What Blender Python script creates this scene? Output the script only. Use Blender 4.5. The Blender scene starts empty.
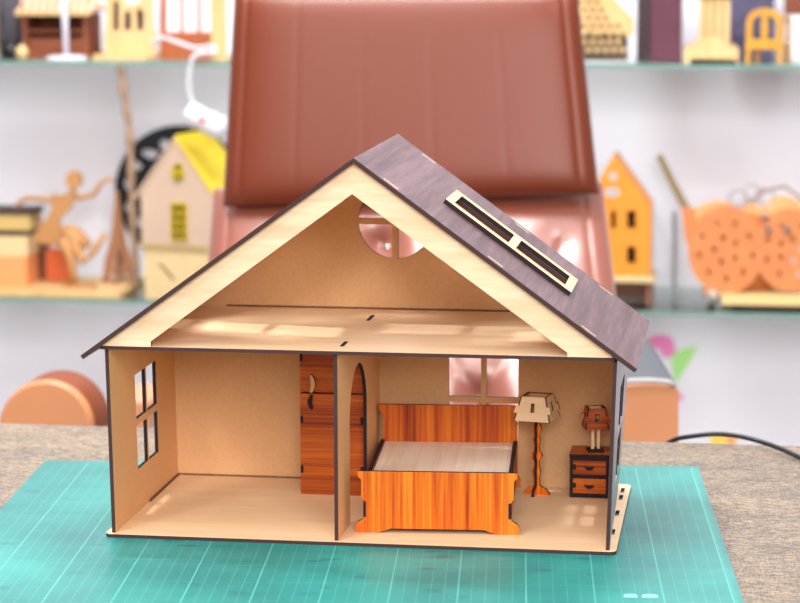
import bpy, bmesh, math, random
from mathutils import Vector, Matrix
random.seed(7)
S = 0.012                       # one unit of the layout in metres (the mat's grid squares are 1 cm)
TZ = 0.75 + 0.6 * S             # height of the dollhouse floor above the room floor
C = bpy.context.scene.collection
R = math.radians
sc = bpy.context.scene

# ------------------------------------------------------------------ camera frame
CP = Vector((42.602, -150.777, 40.011)); YAW, PIT, ROL, FPX = 0.14892, -0.15349, 0.0025, 2332.1
RM = Matrix.Rotation(YAW, 3, 'Z') @ Matrix.Rotation(PIT, 3, 'X') @ Matrix.Rotation(ROL, 3, 'Y')
def W(p): return Vector((p[0] * S, p[1] * S, p[2] * S + TZ))
def at(u, v, y):                # photo measurement on the upright plane at depth y -> layout units
    d = RM @ Vector(((u - 400) / FPX, 1, -(v - 301.5) / FPX)); t = (y - CP.y) / d.y
    return CP + d * t

# ------------------------------------------------------------------ materials
def lin(h):
    h = h.lstrip('#'); v = [int(h[i:i+2], 16) / 255 for i in (0, 2, 4)]
    return tuple((x / 12.92 if x <= .04045 else ((x + .055) / 1.055) ** 2.4) for x in v) + (1,)
MATS = {}
def base_mat(name):
    m = bpy.data.materials.new(name); m.use_nodes = True
    return m, m.node_tree.nodes, m.node_tree.links, m.node_tree.nodes['Principled BSDF']
def plain(name, col, rough=.6, metal=0, spec=.5, coat=0, noise=0, nscale=60):
    if name in MATS: return MATS[name]
    m, n, l, b = base_mat(name)
    b.inputs['Base Color'].default_value = lin(col); b.inputs['Roughness'].default_value = rough
    b.inputs['Metallic'].default_value = metal; b.inputs['Specular IOR Level'].default_value = spec
    b.inputs['Coat Weight'].default_value = coat
    if noise:
        tc = n.new('ShaderNodeTexCoord'); nz = n.new('ShaderNodeTexNoise'); nz.inputs['Scale'].default_value = nscale
        nz.inputs['Detail'].default_value = 5
        hs = n.new('ShaderNodeHueSaturation'); mr = n.new('ShaderNodeMapRange')
        mr.inputs[1].default_value = .3; mr.inputs[2].default_value = .7
        mr.inputs[3].default_value = 1 - noise; mr.inputs[4].default_value = 1 + noise
        l.new(tc.outputs['Object'], nz.inputs['Vector']); l.new(nz.outputs['Fac'], mr.inputs[0])
        l.new(mr.outputs[0], hs.inputs['Value']); hs.inputs['Color'].default_value = lin(col)
        l.new(hs.outputs[0], b.inputs['Base Color'])
    MATS[name] = m; return m
def wood(name, cols, axis, across=150, along=8, rough=.5, coat=0, fine=.35, contrast=(.3, .7), spec=.4):
    """grain running along one object axis"""
    if name in MATS: return MATS[name]
    m, n, l, b = base_mat(name)
    tc = n.new('ShaderNodeTexCoord'); mp = n.new('ShaderNodeMapping')
    sc_ = [across] * 3; sc_['xyz'.index(axis)] = along
    mp.inputs['Scale'].default_value = sc_
    a = n.new('ShaderNodeTexNoise'); a.inputs['Scale'].default_value = 1; a.inputs['Detail'].default_value = 3
    a.inputs['Distortion'].default_value = .25
    f = n.new('ShaderNodeTexNoise'); f.inputs['Scale'].default_value = 4.5; f.inputs['Detail'].default_value = 2
    mx0 = n.new('ShaderNodeMix'); mx0.data_type = 'FLOAT'; mx0.inputs[0].default_value = fine
    bl = n.new('ShaderNodeTexNoise'); bl.inputs['Scale'].default_value = .22; bl.inputs['Detail'].default_value = 1; l.new(mp.outputs[0], bl.inputs['Vector'])
    mx = n.new('ShaderNodeMix'); mx.data_type = 'FLOAT'; mx.inputs[0].default_value = .34
    l.new(mx0.outputs[0], mx.inputs[2]); l.new(bl.outputs['Fac'], mx.inputs[3])
    cr = n.new('ShaderNodeValToRGB'); el = cr.color_ramp.elements
    lo, hi = contrast
    el[0].position = lo; el[0].color = lin(cols[0]); el[1].position = hi; el[1].color = lin(cols[-1])
    for i, c in enumerate(cols[1:-1]):
        e = el.new(lo + (hi - lo) * (i + 1) / (len(cols) - 1)); e.color = lin(c)
    l.new(tc.outputs['Object'], mp.inputs[0]); l.new(mp.outputs[0], a.inputs['Vector']); l.new(mp.outputs[0], f.inputs['Vector'])
    l.new(a.outputs['Fac'], mx0.inputs[2]); l.new(f.outputs['Fac'], mx0.inputs[3])
    l.new(mx.outputs[0], cr.inputs[0]); l.new(cr.outputs[0], b.inputs['Base Color'])
    b.inputs['Roughness'].default_value = rough; b.inputs['Coat Weight'].default_value = coat
    b.inputs['Coat Roughness'].default_value = .25; b.inputs['Specular IOR Level'].default_value = spec
    MATS[name] = m; return m
def mdf(name, c1, c2, rough=.7):
    if name in MATS: return MATS[name]
    m, n, l, b = base_mat(name)
    tc = n.new('ShaderNodeTexCoord')
    a = n.new('ShaderNodeTexNoise'); a.inputs['Scale'].default_value = 480; a.inputs['Detail'].default_value = 4
    g = n.new('ShaderNodeTexNoise'); g.inputs['Scale'].default_value = 14; g.inputs['Detail'].default_value = 3
    mx = n.new('ShaderNodeMix'); mx.data_type = 'FLOAT'; mx.inputs[0].default_value = .4
    cr = n.new('ShaderNodeValToRGB'); el = cr.color_ramp.elements
    el[0].position = .25; el[0].color = lin(c1); el[1].position = .75; el[1].color = lin(c2)
    for q in (a, g): l.new(tc.outputs['Object'], q.inputs['Vector'])
    l.new(a.outputs['Fac'], mx.inputs[2]); l.new(g.outputs['Fac'], mx.inputs[3])
    l.new(mx.outputs[0], cr.inputs[0]); l.new(cr.outputs[0], b.inputs['Base Color'])
    b.inputs['Roughness'].default_value = rough; b.inputs['Specular IOR Level'].default_value = .25
    MATS[name] = m; return m

PLY = wood('birch_plywood', ['#e2b483', '#ecc596', '#f3d1a5'], 'x', 110, 9, .55)
PLYX = wood('pale_plywood', ['#e6bf94', '#f2d2a8', '#f7ddb8'], 'x', 90, 6, .5)
MDF = mdf('brown_fibreboard', '#cf9c6a', '#dcae80')
MDFP = mdf('pale_fibreboard', '#e2ab77', '#ecba88')
CHAR = plain('laser_charred_edge', '#45302f', .8, spec=.2)
CHARD = plain('dark_charred_edge', '#2a2022', .8, spec=.2)
ROOF = wood('walnut_roof_veneer', ['#452d2f', '#604548', '#7d6065'], 'y', 190, 7, .5, 0, contrast=(.34, .66))
VENG = wood('grey_veneer', ['#7f7a88', '#8d8896', '#9893a2'], 'z', 150, 14, .4, .25)
ORV = wood('orange_veneer_upright', ['#7a2806', '#bd500d', '#e07418', '#f29228'], 'z', 95, 2, .45, .08, .5, (.36, .62), .2)
ORD = wood('red_brown_veneer_upright', ['#70260c', '#a84412', '#ca6218', '#e28024'], 'z', 95, 2, .45, .08, .5, (.36, .64), .2)
ORH = wood('orange_veneer_level', ['#66220c', '#984012', '#bb5c18', '#d47626'], 'x', 100, 2, .45, .08, .5, (.36, .64), .2)
MATT = wood('ash_veneer', ['#dcc0a8', '#f3deca', '#fff2e4'], 'y', 90, 2, .5)

# ------------------------------------------------------------------ object helpers
def tag(o, label=None, cat=None, group=None, kind=None):
    if label: o['label'] = label
    if cat: o['category'] = cat
    if group: o['group'] = group
    if kind: o['kind'] = kind
    return o
def thing(name, loc, label, cat, rz=0, group=None):
    o = bpy.data.objects.new(name, None); C.objects.link(o); o.empty_display_size = .02
    o.location = W(loc); o.rotation_euler = (0, 0, R(rz)); return tag(o, label, cat, group)
def finish(name, me, mats, parent=None, loc=None, rz=0, smooth=False):
    o = bpy.data.objects.new(name, me); C.objects.link(o)
    for m in (mats if isinstance(mats, (list, tuple)) else [mats]): me.materials.append(m)
    if smooth: me.polygons.foreach_set('use_smooth', [True] * len(me.polygons))
    if parent: o.parent = parent
    if loc is not None: o.location = W(loc) if parent is None else Vector(loc) * S
    if rz: o.rotation_euler = (0, 0, R(rz))
    me.update(); return o
class B:
    """collects shapes (layout units, local to the thing) into one mesh"""
    def __init__(s): s.bm = bmesh.new()
    def box(s, a, b, mi=0, rz=0):
        c = [(a[i] + b[i]) / 2 for i in range(3)]; d = [abs(b[i] - a[i]) for i in range(3)]
        M = Matrix.Translation(c) @ Matrix.Rotation(R(rz), 4, 'Z') @ Matrix.Diagonal((*d, 1))
        r = bmesh.ops.create_cube(s.bm, size=1, matrix=M)
        for f in {f for v in r['verts'] for f in v.link_faces}: f.material_index = mi
        return s
    def tube(s, pts, r, n=10, mi=0, caps=True):
        pts = [Vector(p) for p in pts]; rings = []
        rs = r if isinstance(r, (list, tuple)) else [r] * len(pts)
        up = Vector((0, 0, 1))
        for i, p in enumerate(pts):
            t = (pts[min(i + 1, len(pts) - 1)] - pts[max(i - 1, 0)]).normalized()
            a = t.cross(up) if abs(t.dot(up)) < .95 else t.cross(Vector((1, 0, 0)))
            a.normalize(); b = t.cross(a)
            rings.append([s.bm.verts.new(p + (a * math.cos(2 * math.pi * k / n) + b * math.sin(2 * math.pi * k / n)) * rs[i]) for k in range(n)])
        for i in range(len(rings) - 1):
            for k in range(n):
                f = s.bm.faces.new((rings[i][k], rings[i][(k + 1) % n], rings[i + 1][(k + 1) % n], rings[i + 1][k])); f.material_index = mi; f.smooth = True
        if caps:
            s.bm.faces.new(rings[0][::-1]).material_index = mi; s.bm.faces.new(rings[-1]).material_index = mi
        return s
    def lathe(s, prof, c=(0, 0, 0), n=32, mi=0):
        rings = []
        for r, z in prof:
            rings.append([s.bm.verts.new((c[0] + r * math.cos(2 * math.pi * k / n), c[1] + r * math.sin(2 * math.pi * k / n), c[2] + z)) for k in range(n)])
        for i in range(len(rings) - 1):
            for k in range(n):
                f = s.bm.faces.new((rings[i][k], rings[i][(k + 1) % n], rings[i + 1][(k + 1) % n], rings[i + 1][k])); f.material_index = mi; f.smooth = True
        s.bm.faces.new(rings[0][::-1]).material_index = mi; s.bm.faces.new(rings[-1]).material_index = mi
        return s
    def grid(s, fn, nu, nv, mi=0, closed=False):
        g = [[s.bm.verts.new(fn(i / nu, j / nv)) for j in range(nv + 1)] for i in range(nu + 1)]
        for i in range(nu):
            for j in range(nv):
                f = s.bm.faces.new((g[i][j], g[i + 1][j], g[i + 1][j + 1], g[i][j + 1])); f.material_index = mi; f.smooth = True
        return s
    def done(s, name, mats, parent=None, loc=None, rz=0, bevel=0, smooth=False):
        bmesh.ops.recalc_face_normals(s.bm, faces=s.bm.faces)
        me = bpy.data.meshes.new(name); bmesh.ops.scale(s.bm, vec=(S, S, S), verts=s.bm.verts); s.bm.to_mesh(me); s.bm.free()
        o = finish(name, me, mats, parent, loc, rz, smooth)
        if bevel:
            md = o.modifiers.new('bevel', 'BEVEL'); md.width = bevel * S; md.segments = 3; md.limit_method = 'ANGLE'
        return o
def rect(a0, b0, a1, b1): return [(a0, b0), (a1, b0), (a1, b1), (a0, b1)]
def ell(ca, cb, ra, rb=None, n=36, t0=0, t1=360):
    rb = ra if rb is None else rb
    k = n if t1 - t0 >= 360 else n + 1
    return [(ca + ra * math.cos(R(t0 + (t1 - t0) * i / n)), cb + rb * math.sin(R(t0 + (t1 - t0) * i / n))) for i in range(k)]
def slab(name, outline, holes, t, mats, parent, o=(0, 0, 0), e1=(1, 0, 0), e2=(0, 0, 1), loc=None, rz=0, extra=None):
    """sheet cut from board: outline and holes in its own plane, thickness t along e1 x e2; mats = front, back, cut edge"""
    cu = bpy.data.curves.new(name, 'CURVE'); cu.dimensions = '2D'; cu.fill_mode = 'BOTH'; cu.extrude = t / 2
    for loop in [outline] + list(holes):
        sp = cu.splines.new('POLY'); sp.points.add(len(loop) - 1)
        for p, q in zip(sp.points, loop): p.co = (q[0], q[1], 0, 1)
        sp.use_cyclic_u = True
    tmp = bpy.data.objects.new('tmp', cu); C.objects.link(tmp)
    me = bpy.data.meshes.new_from_object(tmp.evaluated_get(bpy.context.evaluated_depsgraph_get()))
    bpy.data.objects.remove(tmp); bpy.data.curves.remove(cu)
    me.materials.clear()
    bm = bmesh.new(); bm.from_mesh(me); bmesh.ops.remove_doubles(bm, verts=bm.verts, dist=1e-4)
    bmesh.ops.recalc_face_normals(bm, faces=bm.faces)
    for f in bm.faces:
        f.smooth = False
        f.material_index = 0 if f.normal.z > .5 else (1 if f.normal.z < -.5 else 2)
    e1, e2 = Vector(e1).normalized(), Vector(e2).normalized(); n = e1.cross(e2); o = Vector(o)
    for v in bm.verts: v.co = (o + e1 * v.co.x + e2 * v.co.y + n * (v.co.z + t / 2)) * S
    if n.dot(e1.cross(e2)) < 0: bmesh.ops.reverse_faces(bm, faces=bm.faces)
    bm.normal_update()
    if extra: extra(bm)
    bm.to_mesh(me); bm.free(); me.name = name
    return finish(name, me, mats, parent, loc, rz)

# ================================================================== SETTING
WALL = plain('white_wall_paint', '#f5f1fa', .7, noise=.02, nscale=3)
FLOORZ = -62.5 - .6
tag(B().box((-170, 200, FLOORZ), (150, 205, 130)).done('wall_back', WALL, None, (0, 0, 0)), kind='structure')
tag(B().box((-170, -260, FLOORZ - 4), (150, 205, FLOORZ)).done('floor', plain('grey_floor_tiles', '#b8b2ac', .4, noise=.08, nscale=4), None, (0, 0, 0)), kind='structure')

# ================================================================== TABLE
def table_mat():
    m, n, l, b = base_mat('woven_laminate')
    tc = n.new('ShaderNodeTexCoord')
    def streak(sx, sy, s):
        mp = n.new('ShaderNodeMapping'); mp.inputs['Scale'].default_value = (sx, sy, 1)
        nz = n.new('ShaderNodeTexNoise'); nz.inputs['Scale'].default_value = s; nz.inputs['Detail'].default_value = 2
        l.new(tc.outputs['Object'], mp.inputs[0]); l.new(mp.outputs[0], nz.inputs['Vector']); return nz.outputs['Fac']
    a = streak(95, 560, 1); c = streak(560, 170, 1); g = streak(9, 30, 1)
    m1 = n.new('ShaderNodeMix'); m1.data_type = 'FLOAT'; m1.inputs[0].default_value = .36
    l.new(a, m1.inputs[2]); l.new(c, m1.inputs[3])
    m2 = n.new('ShaderNodeMix'); m2.data_type = 'FLOAT'; m2.inputs[0].default_value = .16
    l.new(m1.outputs[0], m2.inputs[2]); l.new(g, m2.inputs[3])
    cr = n.new('ShaderNodeValToRGB'); el = cr.color_ramp.elements
    el[0].position = .41; el[0].color = lin('#4a4139'); el[1].position = .59; el[1].color = lin('#a68d6f')
    e = el.new(.5); e.color = lin('#786a5b')
    l.new(m2.outputs[0], cr.inputs[0]); l.new(cr.outputs[0], b.inputs['Base Color'])
    b.inputs['Roughness'].default_value = .5
    return m
TB = table_mat()
tbl = thing('desk', (12, -20, FLOORZ), 'wide desk with a grey and beige woven-pattern top under the cutting mat', 'desk')
hz = -.54 - FLOORZ
B().box((-95, -60, hz - 2.2), (100, 57, hz)).done('desk_top', TB, tbl, (0, 0, 0), -.0, bevel=.15)
for sx in (-90, 92):
    for sy in (-54, 50): B().box((sx, sy, 0), (sx + 4, sy + 4, hz - 2.2)).done('leg', plain('grey_metal', '#8c8c90', .4, .6), tbl)

# ================================================================== CUTTING MAT
def mat_mat():
    m, n, l, b = base_mat('teal_mat')
    tc = n.new('ShaderNodeTexCoord'); sep = n.new('ShaderNodeSeparateXYZ'); l.new(tc.outputs['Object'], sep.inputs[0])
    def mth(op, *a):
        q = n.new('ShaderNodeMath'); q.operation = op
        for i, v in enumerate(a):
            if isinstance(v, (int, float)): q.inputs[i].default_value = v
            else: l.new(v, q.inputs[i])
        return q.outputs[0]
    def lines(co, per, w, off=0):
        s = mth('ADD', mth('DIVIDE', mth('ADD', co, -off), per), 1000.5)
        f = mth('ABSOLUTE', mth('SUBTRACT', mth('FRACT', s), .5))
        return mth('LESS_THAN', f, w / per / 2)
    X, Y = sep.outputs[0], sep.outputs[1]
    fx = lines(X, .01022, .0006, -.0072); bx = lines(X, .0511, .0011, -.0072)
    fy = lines(Y, .010, .0004, -.012); by = lines(Y, .050, .0009, -.012)
    lo_x = mth('GREATER_THAN', X, -.6); hi_x = mth('LESS_THAN', X, -.0064)
    ins = mth('MULTIPLY', mth('MULTIPLY', lo_x, hi_x), mth('LESS_THAN', Y, -.010))
    tick = mth('MULTIPLY', mth('MULTIPLY', mth('GREATER_THAN', X, -.0072), mth('LESS_THAN', X, -.004)), lines(Y, .002, .0006))
    allf = mth('ADD', mth('MULTIPLY', fx, .38), mth('MULTIPLY', fy, .16)); allb = mth('ADD', mth('MULTIPLY', bx, .7), mth('MULTIPLY', by, .3))
    k = mth('MINIMUM', mth('ADD', mth('MULTIPLY', mth('MAXIMUM', allf, allb), ins), mth('MULTIPLY', tick, .5)), 1)
    # worn patches and darker smudges
    nz = n.new('ShaderNodeTexNoise'); nz.inputs['Scale'].default_value = 9; nz.inputs['Detail'].default_value = 5; l.new(tc.outputs['Object'], nz.inputs['Vector'])
    cr = n.new('ShaderNodeValToRGB'); el = cr.color_ramp.elements
    el[0].position = .3; el[0].color = lin('#187370'); el[1].position = .7; el[1].color = lin('#30978f')
    e = el.new(.5); e.color = lin('#21857f')
    l.new(nz.outputs['Fac'], cr.inputs[0])
    sm = n.new('ShaderNodeTexNoise'); sm.inputs['Scale'].default_value = 34; sm.inputs['Detail'].default_value = 3
    mp = n.new('ShaderNodeMapping'); mp.inputs['Scale'].default_value = (.7, 1.3, 1)
    l.new(tc.outputs['Object'], mp.inputs[0]); l.new(mp.outputs[0], sm.inputs['Vector'])
    mr = n.new('ShaderNodeMapRange'); mr.inputs[1].default_value = .62; mr.inputs[2].default_value = .72; mr.inputs[3].default_value = 0; mr.inputs[4].default_value = .7
    l.new(sm.outputs['Fac'], mr.inputs[0])
    d = n.new('ShaderNodeMix'); d.data_type = 'RGBA'; l.new(mr.outputs[0], d.inputs[0]); l.new(cr.outputs[0], d.inputs[6]); d.inputs[7].default_value = lin('#156468')
    # pale scratches
    w = n.new('ShaderNodeTexNoise'); w.inputs['Scale'].default_value = 1; w.inputs['Detail'].default_value = 2
    mp2 = n.new('ShaderNodeMapping'); mp2.inputs['Scale'].default_value = (6, 300, 1); mp2.inputs['Rotation'].default_value = (0, 0, .35)
    l.new(tc.outputs['Object'], mp2.inputs[0]); l.new(mp2.outputs[0], w.inputs['Vector'])
    mr2 = n.new('ShaderNodeMapRange'); mr2.inputs[1].default_value = .70; mr2.inputs[2].default_value = .75; mr2.inputs[3].default_value = 0; mr2.inputs[4].default_value = .35
    l.new(w.outputs['Fac'], mr2.inputs[0])
    k2 = mth('MAXIMUM', k, mr2.outputs[0])
    x = n.new('ShaderNodeMix'); x.data_type = 'RGBA'; l.new(k2, x.inputs[0]); l.new(d.outputs[2], x.inputs[6]); x.inputs[7].default_value = lin('#5ab8ad')
    l.new(x.outputs[2], b.inputs['Base Color']); b.inputs['Roughness'].default_value = .42; b.inputs['Specular IOR Level'].default_value = .4
    return m
mo = thing('cutting_mat', (39.2, 27.1, -.54), 'worn teal cutting mat with pale grid lines under the dollhouse', 'cutting mat', 5.6)
slab('mat_sheet', [(-51 + .6, -.0), (-.5, 0), (-.15, -.15), (0, -.5), (0, -41), (-51, -41), (-51, -.6), (-50.85, -.15)][::-1], [], .3, [mat_mat(), mat_mat(), plain('teal_edge', '#3a9a98', .5)], mo, (0, 0, 0), (1, 0, 0), (0, 1, 0))

AQ = plain('pale_aqua_print', '#7fccc0', .5)                    # pale printed marks near the front right corner
for x, ww in ((-6.9, .42), (-5.7, .5)):
    slab('printed_mark', [(x - ww, -36.8), (x + ww, -36.8)] + ell(x, -36.4, ww, .4, 14, 0, 180), [], .006, [AQ] * 3, mo, (0, 0, .3), (1, 0, 0), (0, 1, 0))
# ================================================================== DOLLHOUSE
H = 12.73; D = 17.8; XW = 33.9; XP = 15.48
dh = thing('dollhouse', (17, 9, -.24), 'open-fronted wooden dollhouse with a dark pitched roof, standing on the teal mat', 'dollhouse')
ORG = Vector((-17, -9, .24))
def hs(name, outline, holes, t, mats, o, e1, e2, parent=dh, extra=None):
    return slab(name, outline, holes, t, mats, parent, ORG + Vector(o), e1, e2, extra=extra)
def rrect(a0, b0, a1, b1, r, n=6):
    out = []
    for ca, cb, t0 in ((a1 - r, b1 - r, 0), (a0 + r, b1 - r, 90), (a0 + r, b0 + r, 180), (a1 - r, b0 + r, 270)):
        out += [(ca + r * math.cos(R(t0 + 90 * i / n)), cb + r * math.sin(R(t0 + 90 * i / n))) for i in range(n + 1)]
    return out
FLR = wood('birch_plywood_floor', ['#e6bd90', '#f0cba2', '#f6d7b2'], 'x', 120, 7, .5)
baseholes = [rect(33.78, yy, 34.06, yy + 1.5) for yy in (4.2, 9.6, 14.3, 16.5)]
hs('base_board', rrect(-.42, -.4, 34.45, 19.2, .5), baseholes, .24, [FLR, FLR, CHAR], (0, 0, -.24), (1, 0, 0), (0, 1, 0))
def front_edge_out(bm):
    front_edge(bm)
    for v in bm.verts: v.co.x -= .018 * (v.co.z - ORG.z * S)
def front_edge(bm):
    for f in bm.faces:
        if f.calc_center_median().y < (ORG.y + .02) * S: f.material_index = 3
win = [rect(6.4, 6.6, 9.2, 9.78), rect(9.47, 6.6, 12.2, 9.78), rect(6.4, 3.0, 9.2, 6.1), rect(9.47, 3.0, 12.2, 6.1)]
# left wall: e1=y, e2=z -> normal +x, front face inside
hs('side_wall', rect(0, 0, D, H), win, .26, [MDFP, VENG, CHARD, CHAR], (0, 0, 0), (0, 1, 0), (0, 0, 1), extra=front_edge_out)
def lean(bm):
    for f in bm.faces:
        c = f.calc_center_median().z - ORG.z * S
        if abs(f.normal.z) > .7 and 1 * S < c < 11 * S: f.material_index = 3
        elif f.calc_center_median().y < (ORG.y + .02) * S: f.material_index = 4
    for v in bm.verts: yy, zz = v.co.y - ORG.y * S, v.co.z - ORG.z * S; v.co.x += .028 * zz + yy * (-.024 + .0022 * zz / S)
hs('side_wall', rect(0, 0, D, H), win, .26, [VENG, MDF, CHARD, PLYX, CHAR], (XW - .16, 0, 0), (0, 1, 0), (0, 0, 1), extra=lean)
arch = [(4.7, .02)] + [(8.35 - 3.65 * math.cos(R(a)), 6.9 + 3.75 * math.sin(R(a))) for a in range(0, 181, 6)] + [(12.0, .02)]
hs('partition_wall', [(0, 0)] + arch + [(D, 0), (D, H), (0, H)], [], .26, [MDFP, MDFP, CHARD, CHAR], (XP, 0, 0), (0, 1, 0), (0, 0, 1), extra=front_edge)
bw = [rect(20.95, 6.62, 23.35, 9.85), rect(23.75, 6.62, 26.12, 9.85), rect(20.95, 3.0, 23.35, 6.18), rect(23.75, 3.0, 26.12, 6.18)]
hs('back_wall', rect(0, 0, 33.25, H), bw, .3, [MDF, ROOF, CHARD], (0, D + .3, 0), (1, 0, 0), (0, 0, 1))
# attic floor
AZ = H + .3
slots = [[(15.6, 1.6), (15.9, 1.6), (15.9, 3.6), (15.6, 3.6)], [(15.6, 12.4), (15.9, 12.4), (15.9, 15.0), (15.6, 15.0)]]
hs('attic_floor', rect(-.5, -.3, 34.2, D + .3), slots, .24, [PLYX, PLY, CHAR], (0, 0, H + .06), (1, 0, 0), (0, 1, 0))
for sl in slots:
    B().box(tuple(ORG + Vector((sl[0][0] + .01, sl[0][1] + .02, H + .08))), tuple(ORG + Vector((sl[2][0] - .01, sl[2][1] - .02, AZ - .06)))).done('tab', CHARD, dh)
RX, RZ, EL, ER, EZ = 17.04, 25.98, -1.72, 35.7, 12.4
GX = 16.85
GAB = wood('pine_gable', ['#d6ab84', '#e3bf9a', '#eed2b0', '#e6c3a0'], 'x', 60, 6, .5, 0, .4, (.3, .7))
gy = -.25
outer = [(-.35, AZ), (34.05, AZ), (34.05, 13.3), (GX, 25.72), (-.35, 13.3)]
inner = [(4.55, AZ), (4.55, 13.35), (GX, 23.55), (30.95, 13.35), (30.95, AZ)]
gpoly = [(-.5, AZ), (3.05, AZ), (3.05, 13.4), (GX, 23.55), (31.1, 13.3), (31.1, AZ), (34.05, AZ), (34.0, 13.25), (GX + .1, 25.72), (GX - .1, 25.72), (-.45, 13.2)]
hs('front_gable', gpoly, [], .3, [GAB, MDF, CHAR], (0, gy + .3, 0), (1, 0, 0), (0, 0, 1))
rw = 2.75; cx, cz = 16.95, 19.58; mw = .22
def quad(sx, sz):
    pts = []
    a0 = math.asin(mw / rw); a1 = math.acos(mw / rw)
    for i in range(13):
        a = a0 + (a1 - a0) * i / 12; pts.append((cx + sx * rw * math.cos(a), cz + sz * rw * math.sin(a)))
    pts.append((cx + sx * mw, cz + sz * mw)); return pts
hs('back_gable', [(-.2, AZ), (34.2, AZ), (34.2, 13.1), (RX, 25.6), (-.2, 13.1)], [quad(a, b) for a in (1, -1) for b in (1, -1)], .3, [MDF, ROOF, CHARD], (0, D + .3, 0), (1, 0, 0), (0, 0, 1))
# roof: e1 down the slope, e2 along y; top side is the front face on the right slope
Y0, Y1 = -.75, 18.75
for side in (1, -1):
    ex = ER if side > 0 else EL
    d = Vector((ex - RX, 0, EZ - RZ)); L = d.length; d.normalize()
    tabs = [(s0, yy) for yy in (-.32, D - .02) for s0 in ((.10, .47, .80))]
    th = [rect(L * s0, yy, L * (s0 + .055), yy + .32) for s0, yy in tabs]
    sk = [rect(L * .293, 7.5, L * .497, 11.25), rect(L * .523, 7.5, L * .715, 11.25)]
    o = Vector((RX, 0, RZ)); up = Vector((-d.z * side, 0, d.x * side)); up = up if up.z > 0 else -up
    if side > 0:
        r = hs('roof_panel', rect(0, Y0, L, Y1), sk + th, .3, [ROOF, MDF, CHAR], o - up * .3, d, (0, 1, 0))
        fr = hs('skylight_frame', rect(L * .268, 6.2, L * .73, 12.3), [rect(L * .294, 7.2, L * .493, 11.4), rect(L * .52, 7.2, L * .703, 11.4)], .3, [PLY, PLY, CHARD], o + up * .01, d, (0, 1, 0), parent=r)
        for s0, yy in tabs:
            slab('tab', rect(L * s0 + .03, yy + .04, L * (s0 + .055) - .03, yy + .28), [], .3, [PLYX, PLYX, CHAR], r, ORG + o - up * .29, d, (0, 1, 0))
    else:
        L -= 0
        r = hs('roof_panel', [(b, a) for a, b in rect(.34, Y0, L, Y1)], [[(b, a) for a, b in q] for q in sk + th], .3, [ROOF, MDF, CHAR], o - up * .3, (0, 1, 0), d)

for nm, a, b_ in (('char_shadow_seam', (4.2, D - .07, AZ), (25.5, D, AZ + .13)), ('char_shadow_seam', (.3, D - .06, 0), (10.6, D, .12)), ('char_shadow_seam', (.3, 9.0, 0), (.38, D - .06, .16))):
    B().box(tuple(ORG + Vector(a)), tuple(ORG + Vector(b_))).done(nm, plain('char_shadow_brown', '#6a4630', .8), dh)  # charred panel joints and their shadow gaps laid in as dark strips
# ================================================================== BED
bed = thing('toy_bed', (22.1, 2.75, 0), 'orange-veneered toy bed in the right-hand room of the dollhouse', 'bed', 4.0)
fb = [(-5.6, 0), (-4.15, 0), (-3.6, .16), (-3.2, .32), (3.2, .32), (3.6, .16), (4.15, 0), (5.6, 0), (5.6, .5), (5.45, .75), (5.1, .95), (5.02, 1.1), (5.02, 2.2),
      (5.2, 2.5), (5.2, 3.7), (5.45, 3.95), (5.45, 4.3), (-5.45, 4.3), (-5.45, 3.95), (-5.2, 3.7), (-5.2, 2.5), (-5.02, 2.2), (-5.02, 1.1), (-5.1, .95), (-5.45, .75), (-5.6, .5)]
slab('footboard', fb, [], .3, [ORV, ORV, CHARD], bed, (0, .3, 0))
hb = [(-5.2, 0), (-4.0, 0), (-3.4, .25), (3.4, .25), (4.0, 0), (5.3, 0), (5.3, .6), (5.05, 1.0), (5.05, 5.4), (5.3, 5.8), (5.3, 6.17), (-5.2, 6.17), (-5.2, 5.8), (-4.9, 5.4), (-4.9, 1.0), (-5.2, .6)]
slab('headboard', hb, [], .3, [ORD, ORD, CHARD], bed, (0, 14.15, 0))
for sx in (-5.05, 4.75): slab('side_rail', [(.3, 1.1), (13.85, 1.1), (13.85, 3.55), (.3, 3.55)], [], .3, [ORH, ORH, CHARD], bed, (sx, 0, 0), (0, 1, 0), (0, 0, 1))
slab('mattress_board', rect(-4.72, .33, 4.72, 13.82), [], .3, [MATT, MATT, CHARD], bed, (0, 0, 3.1), (1, 0, 0), (0, 1, 0))
for sx in (-5.06, 5.02): B().box((sx, -.02, 1.1), (sx + .06 * (1 if sx < 0 else -1) + (.12 if sx < 0 else -.12), .32, 2.2)).done('joint_tab', CHARD, bed)

# ================================================================== WARDROBE
wd = thing('toy_wardrobe', (13.0, 12.9, 0), 'tall reddish toy wardrobe against the back wall, left of the arched partition', 'wardrobe')
hw = 2.33
B().box((-hw, .32, 0), (-hw + .3, 4.6, 11)).box((hw - .3, .32, 0), (hw, 4.6, 11)).box((-hw, 4.3, 0), (hw, 4.6, 11)).box((-hw, .32, 10.7), (hw, 4.6, 11)).box((-hw, .32, .1), (hw, 4.3, .4)).done('carcass', [ORH], wd)
slab('upper_door', [(-hw, 7.62), (hw, 7.62), (hw, 11), (-hw, 11)], [], .3, [ORH, ORH, CHARD], wd, (0, .3, 0))
slab('lower_door', rect(-hw, 0, hw, 7.5), [], .3, [ORH, ORH, CHARD], wd, (0, .3, 0))
def cres(z0, z1, w=.32, n=10):
    a = [(-w * math.sin(math.pi * i / n) - .08, z0 + (z1 - z0) * i / n) for i in range(n + 1)]
    b = [(-.35 * w * math.sin(math.pi * i / n) + .1, z0 + (z1 - z0) * i / n) for i in range(n, -1, -1)]
    return (a + b)[::-1]
slab('handle', [(-x, z) for x, z in cres(7.62, 8.9, .2)][::-1], [], .28, [MDF, MDF, CHARD], wd, (-1.45, .28 - .28, 0))
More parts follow.
